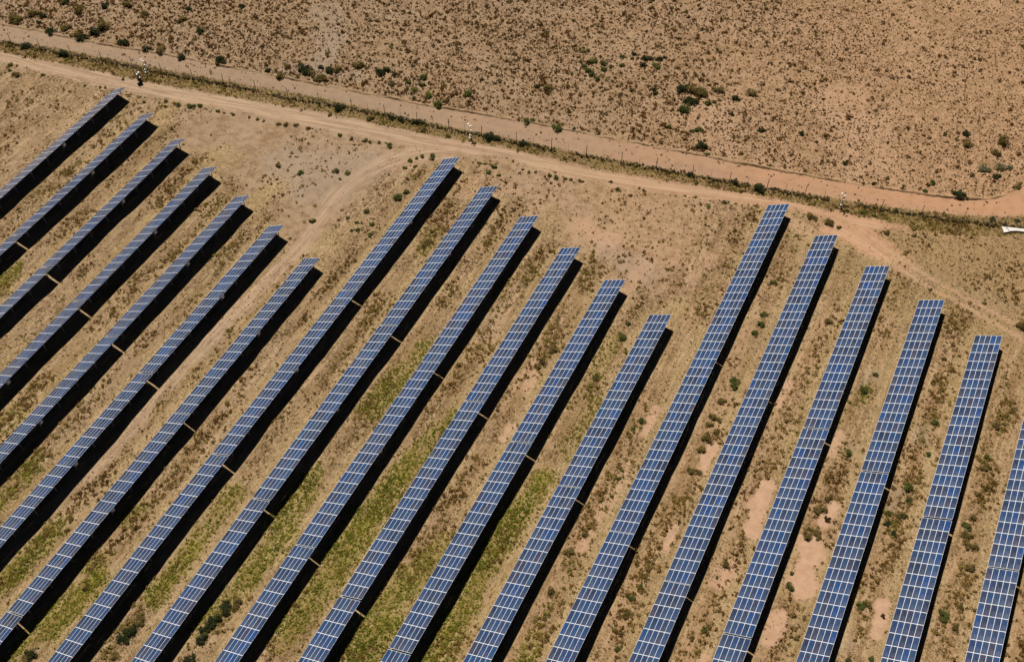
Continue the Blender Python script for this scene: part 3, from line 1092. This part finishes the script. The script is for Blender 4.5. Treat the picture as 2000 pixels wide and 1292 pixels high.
# pale dry tufts between the cushions
X, Y, Z, f, g = scatter(1.6, lambda f, X, Y: f['outside'] * (1 - f['sand']) * (1 - f['grey'] * .8) * sstep(fbm(X, Y, .12, 61, 3), .35, .65) * .9, 103)
a1 = tufts(X, Y, Z, .16 + .14 * g.random(len(X)), .16 + .1 * g.random(len(X)), 5, np.full(len(X), .035), .25 + .55 * g.random(len(X)), 3)
# straw grass inside: strips below the low panel edges, verge of the fence, khaki corner
def p_straw(f, X, Y):
    patch = fbm(X, Y * .3, .3, 71, 3)
    open_ = (1 - f['array']) * (1 - f['outside'])
    west = 1 - sstep(X, -190, -150)
    base_ = f['straw'] * 1.0 + f['khaki'] * .55 + f['verge'] * .6 + f['array'] * (.22 + .6 * sstep(patch, .3, .55)) + open_ * (.1 + .6 * west) * sstep(patch, .35, .6)
    return np.clip(base_, 0, 1) * (1 - f['road']) * (1 - f['sand']) * (1 - f['under']) * (1 - f['grey'] * .5)


X, Y, Z, f, g = scatter(10.5, p_straw, 104)
drift = fbm(X, Y * .3, .3, 131, 4)
tint = np.clip(.12 + .42 * g.random(len(X)) + .9 * (drift - .4) + .42 * f['straw'], 0, .97)
a2 = tufts(X, Y, Z, .17 + .17 * g.random(len(X)), .08 + .12 * g.random(len(X)), 5, np.full(len(X), .036), tint, 4)
stuff('straw_grass', [a1, a2], M['straw'], 'grass', 'dry straw coloured grass growing in strips along the panel rows')


# green grass and low herbs
def p_green(f, X, Y):
    return np.clip(f['green'] * 1.15 + f['verge'] * .1, 0, 1) * (1 - f['road']) * (1 - f['under'])


X, Y, Z, f, g = scatter(12.0, p_green, 105)
tint = np.clip(.62 - .42 * f['green'] + .4 * (fbm(X, Y, .3, 91, 3) - .5) * 2 + .3 * (g.random(len(X)) - .3), 0, 1)
r = .14 + .22 * g.random(len(X)) ** 1.5
a1 = leaf_cloud(X, Y, Z, r, r * .9, 10, r * .42, tint, 5)
stuff('green_herbs', [a1], M['green'], 'grass', 'green grass and herbs growing between the panel rows at lower left')


# olive-brown brush in the middle of the strips, along the fence and on the open ground inside it
def p_brush(f, X, Y):
    patch = fbm(X, Y * .4, .26, 95, 3)
    west = 1 - sstep(X, -190, -150)
    o = (1 - f['array']) * (1 - f['outside']) * sstep(fbm(X, Y, .08, 99, 3), .35, .6) * (.14 + .3 * west)
    return np.clip(f['veg'] * (.12 + .88 * sstep(patch, .38, .52)) + f['verge'] * (.25 + .3 * sstep(patch, .4, .5)) + f['near_edge'] * .5 + f['khaki'] * .1 + o * 1.5 + f['array'] * .13, 0, 1) * (1 - np.clip(f['road'] * 1.2, 0, 1)) * (1 - f['sand']) * (1 - f['under']) * (1 - .6 * f['grey'])


X, Y, Z, f, g = scatter(5.6, p_brush, 106)
r = (.09 + .3 * g.random(len(X)) ** 2.4) * (.75 + .7 * sstep(fbm(X, Y * .4, .26, 95, 3), .4, .65))
tint = np.clip(.05 + .5 * g.random(len(X)) + .12 * f['verge'] + 1.1 * (fbm(X, Y, .09, 141, 3) - .42), 0, 1)
a1 = leaf_cloud(X, Y, Z, r, r * .75, 18, r * .34, tint, 6)
stuff('brown_brush', [a1], M['brush'], 'scrub', 'brown and olive low brush scattered inside the fence')

# dark line of weeds caught along the foot of the fence
fl = resample(np.array([b[:2] for b in base]), .22)
g = np.random.default_rng(12)
fl = fl + g.normal(size=fl.shape) * np.array([.15, .35])
keep = fbm(fl[:, 0], fl[:, 1], .12, 15, 3) > .28
fl = fl[keep]
fz = terrain(fl[:, 0], fl[:, 1])
r = .2 + .25 * g.random(len(fl)) ** 1.5
a1 = leaf_cloud(fl[:, 0], fl[:, 1], fz, r, r * 1.3, 22, r * .36, np.clip(.62 + .34 * g.random(len(fl)), 0, 1), 7)
stuff('fence_weeds', [a1], M['weeds'], 'weeds', 'dark line of weeds caught along the foot of the fence')

# pale stones and clods
X, Y, Z, f, g = scatter(.5, lambda f, X, Y: (1 - f['under']) * np.clip(.05 + .5 * f['grey'] + .25 * f['khaki'] + .2 * f['in_road'] * (np.abs(f['lat']) > 2), 0, 1), 107)
r = .04 + .09 * g.random(len(X)) ** 4
V, Fc, T = [], [], []
oc = np.array([(1, 0, 0), (0, 1, 0), (-1, 0, 0), (0, -1, 0), (0, 0, .8)], float)
tri = np.array([(0, 1, 4), (1, 2, 4), (2, 3, 4), (3, 0, 4)])
ang = g.random(len(X)) * 6.28
ca, sa = np.cos(ang), np.sin(ang)
sc = 1 + .6 * (g.random((len(X), 5)) - .5)
ox = (oc[None, :, 0] * ca[:, None] - oc[None, :, 1] * sa[:, None]) * sc * r[:, None]
oy = (oc[None, :, 0] * sa[:, None] + oc[None, :, 1] * ca[:, None]) * sc * r[:, None]
V = np.stack([X[:, None] + ox, Y[:, None] + oy, Z[:, None] + oc[None, :, 2] * r[:, None] - .01], -1).reshape(-1, 3)
Fc = (tri[None] + 5 * np.arange(len(X))[:, None, None]).reshape(-1, 3)
M['stone'] = simple_mat('pale_stone', alb(200, 176, 146), .9, 0, .1, .25, .7)
o = link('loose_stones', np_mesh('loose_stones', V, Fc, M['stone']))
tag(o, 'small pale stones lying loose on the bare ground', 'stones', kind='stuff')

# ------------------------------------------------------------------ single shrubs that can be told apart
# (x, y, radius) in quarter pixels of a survey crop whose corner is given; letter = colour class
# d dark, g green, b bright green, o olive, t tan-brown, y grey-green; a capital letter marks a low, flat, spreading plant
SHRUBS = {
    'road': [
        (0, 0, 'g', [(78, 497, 20), (78, 545, 16), (335, 577, 15), (663, 665, 13), (1298, 787, 16), (1295, 828, 15), (1390, 812, 22), (1485, 822, 24), (1518, 824, 20), (1565, 817, 22), (1703, 865, 17), (1825, 890, 14)]),
        (0, 0, 'o', [(120, 575, 30), (780, 677, 12), (820, 680, 12), (1750, 880, 10), (1805, 882, 10), (1945, 912, 12), (1125, 793, 12)]),
        (500, 100, 'o', [(15, 525, 15), (60, 542, 12), (178, 565, 17), (228, 565, 20), (313, 572, 20), (412, 592, 17), (850, 687, 20), (893, 700, 16), (965, 707, 13), (1012, 713, 9)]),
        (500, 100, 'g', [(658, 650, 19), (742, 677, 17), (1042, 720, 18), (1042, 742, 18), (1202, 845, 22), (1302, 812, 18), (1380, 805, 21), (1375, 835, 18), (1255, 832, 15), (1860, 890, 22)]),
        (500, 100, 'O', [(1745, 865, 18), (1795, 875, 16)]),
        (1000, 150, 'g', [(293, 765, 18), (343, 780, 20), (415, 790, 16), (772, 815, 14), (827, 868, 17), (1030, 880, 13), (1435, 932, 12), (1660, 975, 18), (1690, 975, 9)]),
        (1000, 150, 'o', [(462, 800, 15), (525, 805, 15), (550, 810, 15), (992, 865, 11), (1350, 927, 10), (185, 740, 13), (130, 735, 14), (85, 720, 11), (255, 775, 10)]),
        (1000, 150, 'b', [(1538, 1005, 21)]),
        (1500, 250, 'o', [(330, 680, 30), (360, 695, 25), (455, 722, 30), (485, 730, 28), (555, 765, 18), (1140, 830, 18), (920, 805, 25)]),
    ],
    'fence': [
        (0, 0, 'd', [(205, 350, 36), (500, 405, 38)]), (0, 0, 'o', [(55, 345, 20), (268, 437, 16), (1110, 625, 18), (960, 610, 14)]),
        (500, 100, 'd', [(653, 425, 40), (1060, 512, 25), (1140, 520, 30), (1245, 540, 28), (1290, 545, 28), (1820, 650, 42), (1885, 668, 30)]),
        (500, 100, 'o', [(895, 510, 28), (575, 487, 18), (1300, 607, 25), (1495, 655, 20), (1705, 715, 13)]),
        (1000, 150, 'd', [(85, 508, 32), (1390, 750, 25), (1940, 855, 45), (1745, 810, 28)]),
        (1000, 150, 'o', [(412, 630, 16), (485, 642, 14), (1437, 820, 17), (1790, 885, 16)]),
        (1500, 250, 'g', [(740, 655, 22), (830, 680, 18), (620, 640, 18)]), (1500, 250, 'd', [(1748, 705, 25), (1945, 715, 22), (1000, 640, 22)]),
    ],
    'veld': [
        (0, 0, 'o', [(110, 148, 32), (150, 155, 30), (265, 100, 30), (630, 70, 36), (815, 187, 42), (520, 200, 30), (600, 250, 34), (1000, 35, 30), (1125, 100, 25), (1420, 150, 28), (1265, 385, 32)]),
        (0, 0, 'd', [(335, 117, 22), (515, 12, 22), (740, 240, 32), (400, 235, 32), (645, 285, 32), (960, 330, 32), (1150, 380, 24), (820, 35, 26), (1420, 440, 26), (1480, 60, 18), (1560, 235, 25), (1720, 465, 34), (1890, 45, 18), (300, 170, 16)]),
        (500, 100, 'd', [(375, 130, 36), (405, 145, 34), (575, 142, 28), (965, 158, 28), (1020, 135, 22), (1085, 172, 17), (92, 147, 16), (512, 118, 18)]),
        (500, 100, 'o', [(640, 140, 26), (430, 170, 26), (470, 208, 30), (520, 204, 28), (245, 118, 20), (800, 95, 30), (1480, 378, 20), (195, 185, 28), (345, 95, 14), (560, 12, 16)]),
        (500, 100, 'b', [(1243, 292, 20), (1345, 335, 27), (1655, 325, 26)]),
        (500, 100, 'g', [(1305, 200, 24), (1295, 250, 20), (1190, 235, 18), (1055, 255, 18), (1420, 403, 32)]),
        (1000, 150, 'g', [(108, 342, 25), (160, 332, 18), (347, 395, 30), (1525, 200, 22), (1462, 408, 24), (1408, 418, 16), (1340, 235, 34), (1225, 385, 18), (1520, 595, 18)]),
        (1000, 150, 'd', [(480, 403, 15), (1310, 90, 28), (1345, 78, 28), (1385, 175, 34), (1420, 190, 30), (1745, 165, 22), (1715, 285, 17), (195, 70, 18), (1950, 408, 20), (1120, 125, 15), (1480, 525, 34), (1110, 92, 18)]),
        (1000, 150, 'o', [(283, 88, 28), (1610, 100, 28), (1875, 115, 28), (1410, 90, 34), (1450, 105, 36), (1490, 110, 34)]),
        (1100, 80, 'g', [(224, 260, 22), (268, 318, 32), (320, 370, 36), (380, 420, 34), (440, 478, 32), (350, 255, 32), (410, 245, 30), (520, 270, 36), (530, 360, 34), (620, 325, 24), (765, 305, 30), (770, 198, 28)]),
        (1100, 80, 'd', [(1050, 215, 34), (1120, 215, 32), (1240, 230, 34), (1030, 295, 30), (1310, 205, 22), (915, 160, 26)]),
        (1100, 80, 'b', [(1180, 300, 34), (1220, 335, 28), (255, 120, 28)]),
        (1500, 250, 'o', [(1845, 85, 42), (1565, 115, 32), (1790, 185, 28), (1940, 445, 25), (935, 390, 16)]),
        (1500, 250, 'y', [(1685, 305, 34), (1820, 300, 30), (1890, 305, 20)]),
        (1500, 250, 'd', [(1545, 35, 24), (1785, 365, 24), (1485, 510, 32), (1525, 525, 28), (825, 430, 15), (595, 270, 17), (265, 35, 18)]),
        (1500, 250, 'g', [(1228, 490, 18), (1280, 420, 20)]),
    ],
    'rows': [
        (500, 100, 'g', [(348, 937, 27), (627, 932, 24), (1110, 1130, 34), (1080, 1128, 20), (1818, 940, 22), (860, 1240, 24), (1175, 1085, 24)]), (500, 100, 'b', [(718, 943, 20), (657, 993, 13)]),
        (500, 100, 'o', [(1895, 963, 16), (1948, 1018, 14), (1185, 990, 14), (1160, 908, 18), (1245, 893, 15), (180, 880, 24)]),
        (500, 420, 'g', [(440, 30, 24), (890, 145, 22), (800, 108, 20), (748, 115, 16), (790, 55, 17), (908, 65, 20), (712, 18, 16)]), (500, 420, 'O', [(770, 345, 22), (1340, 190, 34), (1320, 215, 28)]),
        (1000, 420, 'g', [(855, 940, 32), (905, 840, 20), (1970, 770, 28), (1945, 845, 30), (1900, 915, 27)]), (1000, 420, 'o', [(320, 1030, 33), (245, 1120, 33), (205, 1165, 28), (650, 1250, 28)]),
        (1500, 500, 'g', [(1285, 978, 18), (45, 200, 27), (840, 915, 24), (740, 1030, 34)]), (1500, 500, 'o', [(1970, 520, 34), (1995, 545, 34), (1375, 790, 20), (1270, 250, 15), (1690, 360, 15), (470, 490, 30)]),
        (1000, 700, 'g', [(655, 128, 30), (1015, 470, 26), (945, 535, 20), (830, 930, 17), (780, 1070, 17), (1740, 150, 34), (1735, 195, 34), (860, 875, 14)]),
        (1000, 700, 'o', [(1570, 440, 30), (1545, 500, 28), (1510, 590, 34), (1590, 560, 28), (1480, 690, 32), (1620, 470, 26), (1640, 320, 30), (1545, 620, 30), (1400, 860, 30), (1450, 870, 26)]),
        (1500, 800, 'g', [(1300, 85, 32), (620, 325, 30), (1095, 580, 40), (1110, 690, 27), (1250, 335, 23), (1690, 610, 20), (1710, 355, 27), (940, 795, 24), (1060, 810, 28), (1550, 895, 38)]),
        (1500, 800, 'd', [(990, 955, 25), (930, 870, 26)]),
        (1500, 800, 'o', [(390, 765, 36), (440, 775, 30), (310, 965, 36), (350, 935, 34), (390, 975, 26), (1020, 800, 30), (1530, 960, 36), (1570, 960, 34), (1545, 1030, 36), (1620, 1060, 33), (1690, 440, 30), (1725, 430, 28), (1640, 640, 24), (1605, 835, 26), (1775, 110, 32), (1865, 45, 20), (1580, 1210, 34)]),
        (1500, 969, 'g', [(175, 685, 34), (720, 840, 36), (620, 1265, 22), (185, 590, 18), (1370, 890, 36), (1375, 940, 36), (800, 1255, 22)]),
        (1500, 969, 'o', [(770, 830, 34), (1455, 1005, 30), (1500, 850, 24), (675, 1120, 16), (220, 1100, 18), (460, 1, 26)]), (1500, 969, 'T', [(895, 930, 19), (462, 168, 26)]),
        (1000, 969, 'g', [(1005, 695, 26), (935, 775, 28), (895, 755, 14), (895, 905, 20), (825, 1175, 24), (1605, 625, 13), (1500, 1030, 28)]),
        (1000, 969, 'o', [(440, 420, 36), (800, 1030, 22), (1660, 510, 34), (1400, 1095, 22), (1040, 605, 24), (1065, 560, 20), (310, 730, 32), (575, 280, 28)]),
        (0, 969, 'd', [(960, 1090, 46), (1010, 1040, 46), (1040, 1010, 34), (1640, 970, 46), (1690, 940, 40), (1770, 870, 44), (1760, 830, 36), (1580, 1090, 42), (1600, 1030, 36), (1490, 1255, 46), (240, 1215, 44)]),
        (0, 969, 'o', [(1095, 920, 36), (1100, 970, 30), (1860, 790, 36), (1850, 850, 32), (900, 1230, 30), (200, 1250, 34), (550, 165, 24), (520, 250, 22), (680, 700, 30)]),
    ],
}
TINTS = {'d': (.1, .12), 'g': (.46, .13), 'b': (.62, .1), 'o': (.52, .2), 't': (.3, .15), 'y': (.95, .06)}
M['shrub_olive'] = leaf_material('olive_shrub_leaves', [(0, alb(112, 96, 52)), (.35, alb(148, 128, 70)), (.6, alb(170, 150, 86)), (.8, alb(184, 162, 98)), (1, alb(200, 172, 114))])
M['shrub_tan'] = leaf_material('tan_shrub_twigs', [(0, alb(84, 60, 34)), (.5, alb(132, 98, 62)), (1, alb(166, 128, 88))])


def shrub_mesh(cl, flat, seed):
    g = np.random.default_rng(seed)
    n = 7
    th, rd = g.random(n) * 6.28, .25 + .45 * g.random(n)
    cx, cy = np.r_[0, rd * np.cos(th)], np.r_[0, rd * np.sin(th)]
    rr = np.r_[.62, .3 + .28 * g.random(n)]
    hh = rr * (.55 if flat else 1.25) * (.8 + .4 * g.random(n + 1))
    c, j = TINTS[cl]
    tint = np.clip(c + (g.random(n + 1) - .5) * 2 * j, 0, 1)
    v, f, t = leaf_cloud(cx, cy, np.zeros(n + 1), rr, hh, 90, np.full(n + 1, .085), tint, seed + 1, .3, j)
    mat = {'o': M['shrub_olive'], 't': M['shrub_tan']}.get(cl, M['shrub'])
    return np_mesh('shrub', v, f, mat, attrs={'tint': t})


SHRUB_MESH = {}
LOOK = {'d': 'dark green', 'g': 'green', 'b': 'bright green', 'o': 'olive brown', 't': 'pale brown', 'y': 'grey green'}
plants = []
for region, blocks in SHRUBS.items():
    for (ox, oy, cl, pts) in blocks:
        for (x, y, r) in pts:
            px, py = ox + x * (.25 if ox != 1100 or oy != 80 else 300 / 1988), oy + y * (.25 if ox != 1100 or oy != 80 else 300 / 1988)
            rp = r * (.25 if ox != 1100 or oy != 80 else 300 / 1988)
            plants.append((region, cl, px, py, rp))


def strip_of(x):
    return int(np.clip(math.floor((x - ROW_XL[0]) / ROW_PITCH), -1, 18))


recs = []
for region, cl, px, py, rp in plants:
    p = at(px, py + rp * .55)
    sc_ = np.linalg.norm(at(px + 1, py) - at(px, py))
    R_ = max(rp * sc_ * (1.75 if region == 'veld' else 1.4), .25)
    flat = cl.isupper()
    c = cl.lower()
    if region == 'rows':
        k = strip_of(p[0])
        t_ = p[0] - ROW_XL[max(k, 0)]
        if k >= 0 and -.3 < t_ < 4.7 and p[1] < ROW_Y[k]:
            p[0] = ROW_XL[k] + (5.4 if t_ > 2.2 else -.9)
            k = strip_of(p[0])
        p[2] = float(ground_z(p[0], p[1]))
        where = ('strip', k)
    else:
        where = (region, 0)
    recs.append([where, c, flat, p, R_, px])
count = {}
order = sorted(range(len(recs)), key=lambda i: (recs[i][0], recs[i][1], recs[i][5] if recs[i][0][0] != 'strip' else -recs[i][3][1]))
total = {}
for i in order:
    total[(recs[i][0], recs[i][1])] = total.get((recs[i][0], recs[i][1]), 0) + 1
PLACE = {'road': 'edging the inner dirt road', 'fence': 'at the fence foot', 'veld': 'on scrubland beyond the road'}
for i in order:
    where, c, flat, p, R_, px = recs[i]
    key = (where, c)
    count[key] = count.get(key, 0) + 1
    var = (c, flat, i % 4)
    if var not in SHRUB_MESH:
        SHRUB_MESH[var] = shrub_mesh(c, flat, 500 + len(SHRUB_MESH) * 7)
    o = link('shrub', SHRUB_MESH[var])
    o.location = p
    o.scale = (R_, R_, R_ * random.uniform(.85, 1.1))
    o.rotation_euler = (0, 0, random.uniform(0, 6.28))
    size = 'large' if R_ > .95 else 'small' if R_ < .5 else 'round'
    if where[0] == 'strip':
        k = where[1]
        place = ('left of the first panel row' if k < 0 else 'right of the last panel row' if k >= 18 else 'between %s and %s panel rows' % (ordinal(k + 1), ordinal(k + 2)))
        rank = '' if total[key] == 1 else ', %s from far end' % ordinal(count[key])
    else:
        place = PLACE[where[0]]
        rank = '' if total[key] == 1 else ', %s such from left' % ordinal(count[key])
    tag(o, '%s%s shrub %s%s' % ('low ' if flat else '', ('%s ' % size) + LOOK[c], place, rank), 'shrub',
        {'road': 'shrubs lining the inner road', 'fence': 'shrubs at the fence', 'veld': 'shrubs on the open scrubland'}.get(where[0], 'shrubs between the panel rows'))
